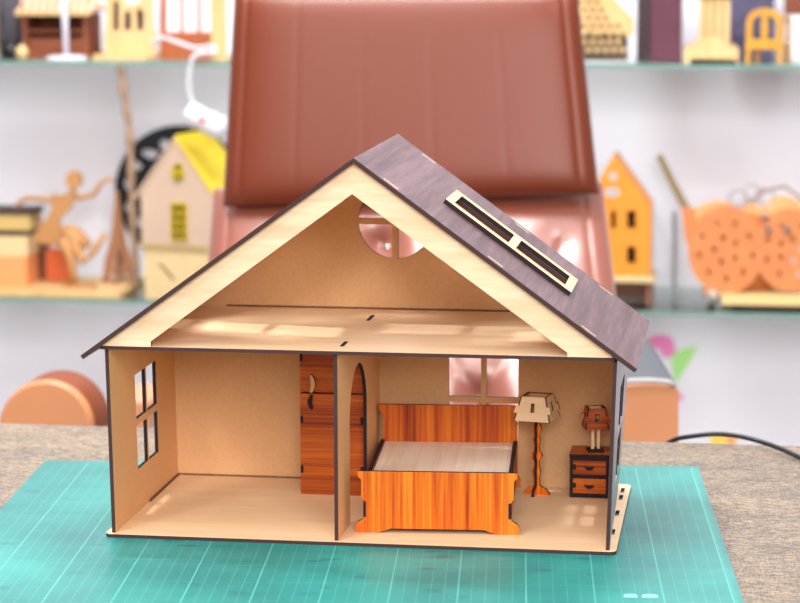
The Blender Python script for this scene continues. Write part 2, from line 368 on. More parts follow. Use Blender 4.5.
slab('handle', cres(6.4, 7.42, .2), [], .28, [CHARD, CHARD, CHARD], wd, (-1.45, 0, 0))
for z in (1.6, 5.3, 9.9):
    for sx in (-hw, hw - .22): B().box((sx, -.015, z), (sx + .22, .1, z + .55)).done('joint_tab', CHARD, wd)

# ================================================================== FLOOR LAMP / NIGHTSTAND / TABLE LAMP
def shade(parent, z0, z1, wb, wt, mats, hole=True, inside=None):
    h = z1 - z0
    for k in range(4):
        a = R(90 * k); e1 = Vector((math.cos(a), math.sin(a), 0)); out = Vector((math.sin(a), -math.cos(a), 0))
        e2 = (Vector((0, 0, h)) - out * (wb - wt) / 2).normalized(); sl = math.hypot(h, (wb - wt) / 2)
        b, t = wb / 2, wt / 2
        j = .16 if k % 2 == 0 else -.16
        def xx(f): return b + (t - b) * f
        pol = [(-b, 0), (b, 0), (xx(.33), sl * .33), (xx(.33) + j, sl * .33), (xx(.62) + j, sl * .62), (xx(.62), sl * .62), (t, sl), (-t, sl), (-xx(.62), sl * .62), (-xx(.62) - j, sl * .62), (-xx(.33) - j, sl * .33), (-xx(.33), sl * .33)]
        hl = [rect(-.14, sl * .36, .14, sl * .74)] if hole else []
        slab('shade_panel', pol, hl, .18, mats, parent, Vector((0, 0, z0)) + out * (wb / 2 - .18), e1, e2)
lamp = thing('toy_floor_lamp', (27.75, 15.2, 0), 'toy floor lamp with a pale plywood shade and wavy orange pole, right of the bed', 'floor lamp', -11)
prof = [(1.0, 0), (1.0, .12), (.75, .45), (.38, .62), (.25, .75), (.22, 1.3), (.34, 1.7), (.2, 2.1), (.2, 2.5), (.42, 2.8), (.42, 3.0), (.2, 3.3), (.2, 3.7), (.3, 4.1), (.2, 4.4), (.34, 4.9), (.34, 5.1), (.16, 5.4), (.16, 5.9)]
pp = prof + [(-x, z) for x, z in prof[::-1]]
cut = [(.35, 0), (-.35, 0)]
slab('pole_panel', pp, [], .22, [ORV, ORV, CHARD], lamp, (0, .11, 0))
slab('pole_panel', [(x * .98, z) for x, z in pp], [], .22, [ORV, ORV, CHARD], lamp, (-.11, 0, 0), (0, 1, 0), (0, 0, 1))
shade(lamp, 5.62, 7.35, 2.75, 1.9, [PLYX, MDF, CHARD])
B().box((-1, -.1, 5.75), (1, .1, 5.95)).box((-.1, -1, 5.75), (.1, 1, 5.95)).done('shade_carrier', CHARD, lamp)

ns = thing('toy_nightstand', (31.65, 16.1, 0), 'small two-drawer toy nightstand with black edges in the corner by the right wall', 'nightstand')
nw = 1.43
B().box((-nw, -1.4, 0), (-nw + .25, 1.45, 2.95)).box((nw - .25, -1.4, 0), (nw, 1.45, 2.95)).box((-nw, 1.2, 0), (nw, 1.45, 2.95)).box((-nw, -1.38, 0), (nw, 1.2, .3)).done('carcass', CHARD, ns)
slab('front_frame', rect(-nw, 0, nw, 2.98), [rect(-nw + .22, .3, nw - .22, 1.45), rect(-nw + .22, 1.7, nw - .22, 2.78)], .2, [CHARD, CHARD, CHARD], ns, (0, -1.4 + .06, 0))
slab('top', rect(-nw - .04, -1.5, nw + .04, 1.5), [], .22, [ORD, ORD, CHARD], ns, (0, 0, 2.98), (1, 0, 0), (0, 1, 0))
for z0, z1 in ((.33, 1.42), (1.73, 2.75)):
    dr = slab('drawer', rect(-nw + .24, z0, nw - .24, z1), [], .22, [ORH, ORH, CHARD], ns, (0, -1.38 + .06, 0))
    zc = (z0 + z1) / 2 + .12
    mo_ = [(-.38, zc), (-.22, zc - .05), (.22, zc - .05), (.38, zc), (.28, zc - .2), (.12, zc - .3), (-.12, zc - .3), (-.28, zc - .2)]
    slab('handle', mo_[::-1], [], .14, [CHARD] * 3, dr, (0, -1.38 - .14, 0))
    B().box((-nw + .2, -1.56, zc - .28), (-nw + .46, -1.42, zc + .1)).done('joint_tab', CHARD, dr)
tl = thing('toy_table_lamp', (31.95, 15.9, 3.2), 'orange toy table lamp standing on the two-drawer nightstand', 'table lamp', 14)
B().box((-.55, -.55, 0), (.55, .55, .18)).done('lamp_base', CHARD, tl)
B().box((-.3, -.09, .18), (-.08, .09, 2.6)).box((.12, -.09, .18), (.34, .09, 2.6)).done('pole', [PLY], tl)
shade(tl, 1.75, 3.25, 1.75, 1.35, [ORH, MDF, CHARD])
B().box((-.72, -.09, 2.2), (.72, .09, 2.38)).done('shade_carrier', CHARD, tl)

# ================================================================== OFFICE CHAIR
def leather(name, c, rough, bump=.12, spec=.4, coat=.12):
    m, n, l, b = base_mat(name)
    b.inputs['Base Color'].default_value = lin(c); b.inputs['Roughness'].default_value = rough
    b.inputs['Specular IOR Level'].default_value = spec; b.inputs['Coat Weight'].default_value = coat; b.inputs['Coat Roughness'].default_value = .3
    tc = n.new('ShaderNodeTexCoord'); v = n.new('ShaderNodeTexVoronoi'); v.inputs['Scale'].default_value = 700
    bp = n.new('ShaderNodeBump'); bp.inputs['Strength'].default_value = bump; bp.inputs['Distance'].default_value = .0006
    l.new(tc.outputs['Object'], v.inputs['Vector']); l.new(v.outputs['Distance'], bp.inputs['Height']); l.new(bp.outputs[0], b.inputs['Normal'])
    return m
LEA = leather('brown_leather', '#6d2d15', .42, .12, .35, .12)
LEAG = leather('sheen_tinted_leather', '#8f4c39', .36, .08, 1.0, 1.0)  # same leather as the upper back, its sheen put into a pinker base
LEAT = leather('lit_tan_leather', '#cb885c', .5)  # arm fronts coloured lighter than the sides for their lit look
CY = 104
ch = thing('office_chair', (10, CY, FLOORZ), 'large brown leather office chair with a tufted back, behind the desk', 'office chair', 5)
def CL(u, v, y):                # measurement -> chair-local, on the plane at depth y (rotation of 5 degrees undone)
    p = at(u, v, y) - Vector((10, CY, FLOORZ)); a = R(-5); return Vector((p.x * math.cos(a) - p.y * math.sin(a), p.x * math.sin(a) + p.y * math.cos(a), p.z))
def cushion(tl_, tr_, br_, bl_, T, front, nu=110, nv=90, e=5):
    """pillow between four corners; front(u, v) adds to the outward push of the front side (-y)"""
    def pos(sgn):
        def f(u, v):
            a, b = u * 2 - 1, v * 2 - 1
            # ease the parameter so that the rim is finely sampled
            a2, b2 = math.sin(a * math.pi / 2), math.sin(b * math.pi / 2)
            u2, v2 = (a2 + 1) / 2, (b2 + 1) / 2
            p = bl_.lerp(br_, u2).lerp(tl_.lerp(tr_, u2), v2)
            # rounded corners
            t = T * max(0, 1 - abs(a2) ** e) ** .5 * max(0, 1 - abs(b2) ** e) ** .5
            if sgn < 0: t += front(u2, v2) * min(1, t / T)
            return p + Vector((0, sgn * t, 0))
        return f
    b = B(); b.grid(pos(-1), nu, nv); b.grid(pos(1), nu, nv)
    bmesh.ops.remove_doubles(b.bm, verts=b.bm.verts, dist=.002)
    return b
g = lambda x, w: math.exp(-(x / w) ** 2)
tlc, trc, brc, blc = CL(235, -14, CY + 3), CL(577, -14, CY + 3), CL(599, 194, CY - 2), CL(223, 207, CY - 2)
def upfront(u, v):
    r = .9 * (1 - (2 * u - 1) ** 2) * .5
    for s in (.2, .385, .575, .765): r -= .06 * g(u - s, .004)
    for s in (.045, .955): r -= .28 * g(u - s, .008)
    r -= .28 * g(v - .955, .01)
    return r
cushion(tlc, trc, brc, blc, 2.6, upfront, 150, 80, 9).done('upper_back', LEA, ch)
# lower back cushion, tufted in diamonds
tlc, trc, brc, blc = CL(214, 188, CY + 2.6), CL(602, 182, CY + 2.6), CL(638, 470, CY - 19), CL(192, 470, CY - 19)
lw = (trc - tlc).length; lh = (tlc - blc).length
def lowfront(u, v):
    X = 205 + 420 * u; Yp = 470 - 285 * v       # photo-like coordinates over the cushion face, for the tuft lattice
    r = 1.1 * (1 - (2 * u - 1) ** 2)
    best = 0
    for (bx, by) in ((388, 245), (578, 245), (198, 245), (483, 402), (293, 402)):
        dd = math.hypot((X - bx), (Yp - by)); r -= (1.5 if bx == 388 or by > 300 else .12) * g(dd, 22)
    for (a, b_) in (((483, 402), (388, 245)), ((483, 402), (578, 245)), ((293, 402), (388, 245)), ((293, 402), (198, 245))):
        dx, dy = b_[0] - a[0], b_[1] - a[1]; t = max(0, min(1, ((X - a[0]) * dx + (Yp - a[1]) * dy) / (dx * dx + dy * dy)))
        dd = math.hypot(X - a[0] - dx * t, Yp - a[1] - dy * t); r -= (.5 * g(dd, 7) + .5 * g(dd, 22)) * (.35 + .65 * abs(2 * t - 1))
    for s in (.05, .95): r -= .3 * g(u - s, .008)
    return r
lo = cushion(tlc, trc, brc, blc, 3.2, lowfront, 150, 110, 7).done('lower_back', LEAG, ch)
for (bx, by) in ((388, 247), (483, 402)):
    p = CL(bx, by, CY - 3.6 if by < 300 else CY - 16); B().lathe([(.05, .35), (.45, .25), (.6, 0), (.45, -.25), (.05, -.35)], (0, 0, 0), 16).done('button', plain('chrome', '#c9c9cc', .2, 1) if by < 300 else LEA, lo, tuple(p))
seatz = 36
B().grid(lambda u, v: Vector((-21 + 42 * u, -50 + 42 * v, seatz + 4.5 * max(0, 1 - abs(2 * u - 1) ** 6) ** .5 * max(0, 1 - abs(2 * v - 1) ** 6) ** .5)), 40, 40).grid(lambda u, v: Vector((-21 + 42 * u, -50 + 42 * v, seatz - 3.5 * max(0, 1 - abs(2 * u - 1) ** 6) ** .5 * max(0, 1 - abs(2 * v - 1) ** 6) ** .5)), 40, 40).done('seat', LEA, ch)
BLK = plain('black_plastic', '#1c1c1e', .4)
B().lathe([(3, 5), (3, 20), (2, 20.2), (2, seatz - 3)], (0, -22, 0)).box((-9, -32, seatz - 5), (9, 0, seatz - 3)).box((-4, -6, seatz - 5), (4, 2.5, seatz - 2)).box((-4, 1.5, seatz - 5), (4, 3.5, seatz + 20)).done('column', BLK, ch)
for k in range(5):
    a = R(72 * k + 18); p = Vector((math.cos(a), math.sin(a), 0)); c0 = Vector((0, -22, 0))
    lg = B().tube([c0 + Vector((0, 0, 6.5)) + p * 2, c0 + p * 24 + Vector((0, 0, 5))], [2.2, 1.4]).done('leg', plain('chrome', '#c9c9cc', .2, 1), ch)
    B().lathe([(.5, -1.2), (2.2, -1.2), (2.4, 0), (2.2, 1.2), (.5, 1.2)], (0, 0, 0), 20).done('caster', BLK, lg, tuple(c0 + p * 24 + Vector((0, 0, 2.45)))).rotation_euler = (R(90), 0, a)
# arms: padded blocks with rounded tops, drawn from their front cap and running back
def arm(cap, axis, ln, mat_cap, mat_side, name):
    b = B(); rings = []
    cap = [Vector(p) for p in cap]; ctr = sum(cap, Vector()) / len(cap)
    for f, k in ((-.5, .90), (-.1, .97), (.35, 1.0), (ln, 1.0), (ln + .6, .94)):
        rings.append([b.bm.verts.new(ctr + (p - ctr) * k + Vector(axis) * f) for p in cap])
    n = len(cap)
    for i in range(len(rings) - 1):
        for k in range(n):
            q = b.bm.faces.new((rings[i][k], rings[i][(k + 1) % n], rings[i + 1][(k + 1) % n], rings[i + 1][k])); q.material_index = 0 if i < 2 else 1; q.smooth = True
    b.bm.faces.new(rings[0]); b.bm.faces.new(rings[-1])
    return b.done(name, [mat_cap, mat_side], ch)
YA = 74
def capring(cu, cv, ru, rv, bottom, y):
    pts = [(cu + ru * math.cos(R(t)), cv - rv * math.sin(R(t))) for t in range(0, 181, 10)]
    pts = [(cu + ru, bottom)] + pts + [(cu - ru, bottom)]
    return [CL(u, v, y) for u, v in pts]
arm(capring(46, 428, 48, 48, 520, YA), (.09, 1, 0), 5.6, LEAT, leather('brown_arm_leather', '#843f1a', .5, .12, .25, 0), 'armrest')
def rcap(u0, u1, v0, v1, r, y):
    pts = [(u1, v1), (u1, v0 + r)] + [(u1 - r + r * math.cos(R(t)), v0 + r - r * math.sin(R(t))) for t in range(15, 90, 15)] + [(u1 - r, v0 - 1), ((u0 + u1) / 2, v0 - 3), (u0 + 8, v0 - 2), (u0, v0 + 3), (u0, v1)]
    return [CL(u, v, y) for u, v in pts]
bp_ = [CL(u, v, 86) for u, v in ((74, 436), (106, 405), (128, 398), (150, 400), (150, 470), (74, 470))]
bb = B(); a_ = [bb.bm.verts.new(p) for p in bp_]; c_ = [bb.bm.verts.new(p + Vector((0, 9, 0))) for p in bp_]
bb.bm.faces.new(a_); bb.bm.faces.new(c_[::-1])
for i in range(6): bb.bm.faces.new((a_[i], c_[i], c_[(i + 1) % 6], a_[(i + 1) % 6]))
bb.done('side_bolster', leather('light_tan_leather', '#cf8f6c', .5), ch, bevel=.6)
ra = arm(rcap(618, 679, 384, 510, 7, YA), (-.12, 1, .10), 17, LEAT, plain('grey_sheen_leather', '#5a5d62', .8), 'armrest')  # the leather's grey reflection is put into the top's colour
ra['label'] = 'leather armrest with its top sheen coloured grey and a tan front'
t0 = [CL(u, v, YA - .9) for u, v in ((619, 384), (630, 381), (650, 380.5), (668, 382), (676, 386))]
B().tube(t0, .28).done('piping', plain('pale_piping', '#a8a3a4', .5), ra)

# ================================================================== CABLE ON THE DESK
cb = [at(640, 470, 39), at(660, 449, 38.6), at(674, 440, 37.8), at(690, 436.5, 37), at(715, 434, 36.6), at(738, 436, 36.2), at(760, 441.5, 35.2), at(780, 448.5, 33.4), at(800, 457.5, 31.4), at(830, 472, 28.5)]
def smooth_path(p, n=8):
    out = []
    for i in range(len(p) - 1):
        a, b, c, d = p[max(i - 1, 0)], p[i], p[i + 1], p[min(i + 2, len(p) - 1)]
        for k in range(n):
            t = k / n; out.append(.5 * ((2 * b) + (c - a) * t + (2 * a - 5 * b + 4 * c - d) * t * t + (3 * b - a - 3 * c + d) * t ** 3))
    return out + [p[-1]]
cb = [Vector((p.x, p.y, max(p.z, -.33) if p.y < 37 else p.z)) for p in smooth_path(cb)]
c0 = cb[-1].copy(); c0.z = -.54
tag(B().tube([p - c0 for p in cb], .2, 12).done('power_cable', plain('black_rubber', '#17191c', .45), None, tuple(c0)), 'black power cable lying over the right back edge of the desk', 'cable')

# ================================================================== GLASS SHELVES
def glass():
    m = bpy.data.materials.new('shelf_glass'); m.use_nodes = True; n, l = m.node_tree.nodes, m.node_tree.links; n.clear()
    out = n.new('ShaderNodeOutputMaterial'); tr = n.new('ShaderNodeBsdfTransparent'); tr.inputs[0].default_value = lin('#eef4f2')
    gl = n.new('ShaderNodeBsdfGlossy'); gl.inputs['Roughness'].default_value = .06; gl.inputs[0].default_value = lin('#f0f4f2')
    fr = n.new('ShaderNodeFresnel'); fr.inputs[0].default_value = 1.5; mx = n.new('ShaderNodeMixShader')
    l.new(fr.outputs[0], mx.inputs[0]); l.new(tr.outputs[0], mx.inputs[1]); l.new(gl.outputs[0], mx.inputs[2]); l.new(mx.outputs[0], out.inputs[0])
    return m
GL = glass(); GE = plain('green_glass_edge', '#6f948a', .15, coat=.5)
ZU, ZL = 23.0, -11.7; YS = 176
def shelf(z, label):
    t = thing('glass_shelf', (-10, 188, z - .75), label, 'shelf', group='glass wall shelves')
    del t['group']
    B().box((-90, -11.9, .15), (90, 11.9, .75)).done('glass_sheet', GL, t)
    B().box((-90, -12.05, .15), (90, -11.9, .75)).done('front_edge', GE, t)
    for x in (-84, 0, 84): B().box((x - .5, 9, -1.2), (x + .5, 12, .15)).done('bracket', plain('grey_bracket', '#9a9aa0', .3, .8), t)
shelf(ZU, 'upper glass shelf with a green edge along the white wall'); shelf(ZL, 'lower glass shelf with a green edge, behind the dollhouse roof')

# ---- things on the shelves
PW = wood('pale_toy_wood', ['#c99f66', '#d8b27a', '#e4c491'], 'z', 60, 6, .55)
PWD = wood('brown_toy_wood', ['#6a3520', '#80442a', '#955635'], 'x', 60, 6, .55)
TAN = wood('tan_toy_wood', ['#a8733f', '#b98450', '#c79560'], 'z', 60, 6, .6)
ORW = plain('orange_painted_wood', '#e8922a', .5, noise=.05)
PEA = plain('peach_painted_wood', '#d5824c', .55, noise=.10, nscale=22)
DK = plain('dark_toy_wood', '#3a2620', .6)
WHT = plain('white_plastic', '#dedce3', .35)
def cutout(name, px, holes, y, t, mats, parent=None, snap=None, org=None, back=None):
    """laser-cut sheet standing at depth y; returns the object (and its base point when it is a thing of its own)"""
    P = [at(u, v, y) for u, v in px]; Hs = [[at(u, v, y) for u, v in h] for h in holes]
    dz = 0 if snap is None else snap - min(p.z for p in P)
    if org is None:
        org = Vector(((min(p.x for p in P) + max(p.x for p in P)) / 2, y + t / 2, min(p.z for p in P) + dz))
    f = lambda p: (p.x - org.x, p.z + dz - org.z)
    oo = [f(p) for p in P]
    area = sum(oo[i][0] * oo[(i + 1) % len(oo)][1] - oo[(i + 1) % len(oo)][0] * oo[i][1] for i in range(len(oo)))
    if area < 0: oo = oo[::-1]
    mats = mats if isinstance(mats, list) else [mats] * 3
    return slab(name, oo, [[f(p) for p in h] for h in Hs], t, mats, parent, (0, y + t - org.y, 0), loc=(tuple(org) if parent is None else None))
def org(u, y, z): p = at(u, 200, y); return Vector((p.x, y, z))
def K(y): return FPX / ((y - CP.y) / math.cos(YAW) * .995)    # photo pixels per unit at depth y (about)
# upper shelf, left part
tag(B().box((-1.6, -1, 0), (1.6, 1, 12)).done('wooden_post', PW, None, tuple(org(-8, 186, ZU)), bevel=.1), 'narrow pale wooden post on the upper shelf at the far left', 'post')
o = org(15, 184, ZU); t = thing('bottle', o, 'dark grey cylindrical bottle with a black base on the upper shelf', 'bottle')
B().lathe([(1.75, 2.4), (1.75, 11), (1.5, 12), (.7, 13), (.7, 14.5)]).done('body', plain('grey_bottle', '#5a5560', .3), t)
B().lathe([(1.5, 0), (1.6, 2.4)]).done('base', plain('black_base', '#141214', .4), t)
o = org(26, 179.5, ZU); tag(B().lathe([(.3, 0), (.75, .25), (1.02, .9), (.85, 1.6), (.35, 2.0)]).done('wooden_ball', PW, None, tuple(o)), 'small round pale wooden ball on the upper shelf beside the grey bottle', 'ball')
o = org(66, 187, ZU); t = thing('toy_stall', o, 'brown wooden toy stall with a red and cream striped roof on the upper shelf', 'toy')
k = 1 / K(183); hw_ = 36 * k
B().box((-hw_, -4, 0), (hw_, 4, .7)).done('base_plate', PWD, t)
B().box((-hw_ + .3, 3, .7), (hw_ - .3, 3.5, 6.6)).done('back_panel', PWD, t)
for sx in (-hw_ + .2, hw_ - .9): B().box((sx, -3.6, .7), (sx + .7, 3.5, 6.6)).done('side_panel', PWD, t)
B().box((-hw_ + .9, -3.2, 3.7), (hw_ - .9, 3, 4.1)).box((-hw_ + .9, -2.6, .7), (hw_ - .9, -2.2, 3.0)).done('counter', PWD, t)
def stripes():
    m, n, l, b = base_mat('striped_awning'); tc = n.new('ShaderNodeTexCoord'); w = n.new('ShaderNodeTexWave'); w.inputs['Scale'].default_value = 22
    cr = n.new('ShaderNodeValToRGB'); cr.color_ramp.interpolation = 'CONSTANT'; cr.color_ramp.elements[0].color = lin('#c2352c'); cr.color_ramp.elements[1].color = lin('#ecd5ae'); cr.color_ramp.elements[1].position = .45
    l.new(tc.outputs['Object'], w.inputs['Vector']); l.new(w.outputs['Fac'], cr.inputs[0]); l.new(cr.outputs[0], b.inputs['Base Color']); return m
def prism(b, pts, y0, y1):
    a = [b.bm.verts.new((x, y0, z)) for x, z in pts]; c = [b.bm.verts.new((x, y1, z)) for x, z in pts]; n = len(pts)
    b.bm.faces.new(a); b.bm.faces.new(c[::-1])
    for i in range(n): b.bm.faces.new((a[i], c[i], c[(i + 1) % n], a[(i + 1) % n]))
    return b
bb = B(); v = [bb.bm.verts.new(p) for p in ((-hw_ - .6, -4.4, 6.9), (hw_ + .6, -4.4, 6.9), (hw_ - .5, 0, 10), (-hw_ + .5, 0, 10), (-hw_ - .6, 4, 6.9), (hw_ + .6, 4, 6.9))]
for q in ((0, 1, 2, 3), (5, 4, 3, 2), (0, 3, 4), (1, 5, 2), (0, 4, 5, 1)): bb.bm.faces.new([v[i] for i in q])
bb.done('roof', stripes(), t)
B().box((-hw_ - .6, -4.5, 6.3), (hw_ + .6, -4.1, 7.0)).done('eave_board', PW, t)
o = org(70, 179, ZU); t = thing('display_stand', o, 'white display stand with a flat round foot in front of the brown toy stall', 'stand')
B().lathe([(3.1, 0), (3.1, .3), (2.4, .6), (.6, .7)]).done('foot', WHT, t); B().tube([(0, 0, .6), (-.1, 0, 5), (-.3, 0, 12)], [.42, .45, .5]).done('pole', plain('lilac_white_plastic', '#d9d3e0', .35), t)
t = thing('toy_castle', org(131, 187, ZU), 'pale wooden fretwork castle with tall openings on the upper shelf', 'toy')
oc = org(131, 187, ZU)
fro = [(105, 60), (156, 60), (156, 38), (153, 30), (153, -14), (140, -14), (140, 4), (132, 8), (124, 4), (124, -14), (106, -14), (106, 30), (104, 40)]
hol = [[(113, 4), (119, 4), (119, 33), (113, 33)], [(124, 16), (128, 12), (131, 16), (131, 33), (124, 33)], [(136, 14), (140, 10), (144, 16), (143, 33), (137, 33)]]
cutout('front_panel', fro, hol, 183, .5, PW, t, org=oc); cutout('back_panel', fro, [], 190, .5, DK, t, org=oc)
B().box((-4, -5, -.0), (4, 4, .6)).done('base_plate', PW, t)
for ob in t.children:
    if ob.name.startswith(('front', 'back')): ob.location.z += (.6 - .2) * S
o = org(187, 188, ZU); t = thing('toy_window_frame', o, 'orange-brown wooden frame with three white panes on the upper shelf', 'frame')
def tx(u): return (at(u, 20, 185).x - o.x)
cutout('frame', [(160, 52), (217, 52), (217, -25), (160, -25)], [[(166 + 17 * i, 26), (180 + 17 * i, 26), (180 + 17 * i, -20), (166 + 17 * i, -20)] for i in range(3)], 186, .8, [plain('orange_brown_wood', '#a9562a', .5, noise=.1)] * 3, t, org=Vector((o.x, o.y, at(187, 52, 186).z)))
for i in range(3):
    a = at(166 + 17 * i, 26, 186.5).x - o.x; b_ = at(180 + 17 * i, 26, 186.5).x - o.x
    B().box((a - .1, -1.5, 3.5), (b_ + .1, -1.3, 10.5)).done('pane', plain('white_pane', '#f6f4fa', .3), t)
t = thing('wooden_board', org(221, 179, ZU), 'pale upright wooden board on the upper shelf touching the chair side', 'board')
B().box((-1.1, -.4, 0), (1.2, .4, 12)).done('board', PW, t, bevel=.08); B().box((-1.1, .4, 0), (1.2, 3, .5)).done('foot', PW, t)
# white cable with plug
pth = [at(152, 43, 181), at(163, 38, 180), at(176, 42, 178.6), at(196, 48, 178), at(212, 46, 177.5), at(214, 52, 175.6), at(203, 53, 175), at(194, 56, 174.6), at(190, 68, 174.6), at(189, 88, 174.8), at(194, 108, 175)]
pth = smooth_path(pth); pth = [Vector((p.x, p.y, max(p.z, ZU + .28) if p.y > 175.6 else p.z)) for p in pth]
t = thing('white_cable', (pth[-1].x, 175, pth[-1].z), 'white cable hanging from the upper shelf with a white plug and red dot', 'cable')
o = Vector((pth[-1].x, 175, pth[-1].z)); B().tube([p - o for p in pth], .3).done('cord', WHT, t)
pl = B().lathe([(.6, -2.9), (1.5, -2.4), (1.8, -.9), (1.5, 0), (1.7, .6), (1.8, 2.8), (1.4, 3.6), (.5, 3.9)]).done('plug', WHT, t, (1.3, 0, -1.6)); pl.rotation_euler = (0, R(115), 0)
B().lathe([(.45, 0), (.45, .15)]).done('red_dot', plain('red_plastic', '#d8301f', .4), pl, (-.2, -1.62, .3)).rotation_euler = (R(90), 0, 0)
# upper shelf, right part
fp = [(572, 66), (633, 66), (634, 52), (631, 47), (627, 44), (633, 40), (634, 22), (626, 14), (606, -8), (572, -8)]
hl = [ell(580 + 8.5 * i + (4 if j % 2 else 0), 5 + 8 * j, 3.0, 2.6, 6) for j in range(7) for i in range(6) if 580 + 8.5 * i + (4 if j % 2 else 0) < 604 + 5 * j and 580 + 8.5 * i + (4 if j % 2 else 0) < 625]
oc = org(604, 178.3, ZU); t = thing('fretwork_ornament', oc, 'pale fretwork panel with a cut lattice on the upper shelf right of the chair', 'ornament')
oz = Vector((oc.x, oc.y, at(604, 66, 178).z)); cutout('lattice', fp, hl, 178, .6, PW, t, org=oz)
cutout('backing', [(574, 64), (628, 64), (628, 24), (604, -6), (574, -6)], [], 178.65, .3, plain('grey_brown_board', '#5f5142', .7, noise=.15), t, org=oz)
o = org(656, 188, ZU); t = thing('box', o, 'tall dark maroon box on the upper shelf', 'box', 0)
MR = plain('maroon_board', '#5a2338', .5, noise=.1, nscale=30); MRD = plain('dark_maroon_board', '#321a22', .5)
B().box((-1, -3, 0), (3.3, 4, 12)).done('front_case', MR, t, bevel=.08); B().box((-3.0, -2, 0), (-1.02, 4, 12)).done('side_case', MRD, t, bevel=.08)
o = org(711, 184, ZU); t = thing('toy_tower', o, 'pale wooden toy tower with a wide scalloped base on the upper shelf', 'toy')
b_ = [(684, 62), (738, 62), (739, 50), (734, 45), (728, 46), (726, 41), (718, 38), (711, 35), (704, 38), (697, 41), (694, 46), (688, 45), (683, 51)]
oz = Vector((o.x, o.y, at(711, 62, 182).z))
cutout('base_front', b_, [], 181, .6, PW, t, org=Vector((o.x, o.y, at(711, 62, 181).z))); cutout('base_back', b_, [], 187, .6, PW, t, org=Vector((o.x, o.y, at(711, 62, 187).z)))
B().box((-3.2, -3, 0), (3.2, 3, .5)).done('base_plate', PW, t)
tw = B()
for i in range(4): tw.box((-2.1 + i * 1.15, -1.4, .5), (-1.5 + i * 1.15 + .25, -.9, 11))
tw.done('shaft', PW, t); B().box((-2.0, -.9, .5), (2.1, 1.6, 11)).done('shaft_core', TAN, t)
B().box((-2.4, -1.8, 9.0), (2.4, 2, 10.2)).done('cap', PWD, t)
o = org(748, 195, ZU); tag(B().box((-3.2, -1.5, 0), (3.2, 1.5, 12)).done('box', plain('violet_print', '#4a4462', .5, noise=.45, nscale=40), None, tuple(o), bevel=.08), 'dark violet patterned box standing behind the orange toy chair', 'box')
o = org(765, 182, ZU); t = thing('toy_chair', o, 'orange wooden toy chair with an arched back on the upper shelf', 'toy chair', -18)
OC = plain('orange_yellow_wood', '#cf9430', .5, noise=.08)
def ap(w, z0, z1, n=14): return [(-w, z0)] + [(-w * math.cos(math.pi * i / n), z1 - w * .75 + w * .75 * math.sin(math.pi * i / n)) for i in range(n + 1)] + [(w, z0)]
slab('back_frame', ap(2.6, 0, 7.6)[::-1] + [(-2.0, 0), (-2.0, 1.9), (2.0, 1.9), (2.0, 0)], [ap(1.8, 3.3, 6.7), ], .5, [OC] * 3, t, (0, -1.6, 0))
slab('back_splat', [(-.35, 2.6), (.35, 2.6), (.5, 5), (.3, 7), (-.3, 7), (-.5, 5)], [], .4, [OC] * 3, t, (0, -1.62, 0))
B().box((-2.4, -2.0, 2.1), (2.4, 2.4, 2.6)).done('seat', OC, t)
for sx in (-2.4, 1.9): B().box((sx, 1.8, 0), (sx + .5, 2.3, 2.1)).done('leg', OC, t)
slab('side_arm', [(-1.8, 0), (-1.3, 0), (-1.2, 2), (1.6, 2), (1.8, 0), (2.3, 0), (2.3, 6), (1.2, 6.5), (-1.8, 6.5)], [[(-1.2, 2.6), (1.7, 2.6), (1.7, 5.6), (-1.2, 5.8)]], .45, [OC] * 3, t, (2.1, 0, 0), (0, 1, 0), (0, 0, 1))
o = org(797, 188, ZU); t = thing('box', o, 'white box with a dark brown lid on the upper shelf at the far right', 'box')
B().box((-2.2, -2, 0), (5, 3, 6.6)).done('case', plain('white_card', '#f0eef2', .5), t, bevel=.08); B().box((-2.4, -2.2, 6.6), (5.2, 3.2, 9)).done('lid', PWD, t, bevel=.08)

# lower shelf, left part
o = org(66, 185, ZL); tag(B().box((-13, -8, 0), (10.2, 8, .8)).done('wooden_board', PW, None, tuple(o), bevel=.08), 'pale wooden board lying on the lower shelf under the dancer', 'board')
ZB = ZL + .8
pb = smooth_path([at(120, 66, 177.5), at(125, 100, 178), at(130, 140, 179), at(132, 200, 181), at(136, 284, 183)]); o = pb[-1].copy(); o.z = ZB
pb[-1].z = ZB + .02
tag(B().tube([p - o for p in pb], [.55 + .12 * math.sin(i * 1.3) for i in range(len(pb))], 10).done('branch', plain('bark', '#a98a70', .8, noise=.25, nscale=40), None, tuple(o)), 'thin brown branch reaching up from the lower to the upper shelf', 'branch')
# black clock on the wall
cc = at(180, 193, 199.2); Rk = 69 / K(199.2)
blobs = []
for (a_, r0, ra_, rb_) in ((150, .80, .12, .10), (128, .74, .14, .09), (172, .78, .10, .12), (197, .80, .09, .10), (216, .76, .13, .08), (108, .76, .10, .10), (60, .7, .14, .1), (30, .7, .12, .12), (350, .7, .12, .12), (310, .7, .1, .14), (260, .7, .14, .1)):
    bx, by = r0 * math.cos(R(a_)), r0 * math.sin(R(a_)); rr = random.Random(a_)
    blobs.append([((bx + (ra_ * rr.uniform(.65, 1.1)) * math.cos(R(40 * i))) * Rk, (by + rb_ * rr.uniform(.65, 1.1) * math.sin(R(40 * i))) * Rk) for i in range(9)])
t = thing('wall_clock', (cc.x, 199.9, cc.z - Rk), 'black round wall clock with cut-out shapes, behind the yellow-roofed house', 'clock')
slab('clock_face', ell(0, 0, Rk, Rk, 64), blobs, .35, [plain('black_vinyl', '#15171b', .35)] * 3, t, (0, -.2, Rk))
B().box((-.15, -.7, Rk), (.15, -.55, Rk + 4)).box((0, -.7, Rk - .15), (3, -.55, Rk + .15)).done('hands', WHT, t)
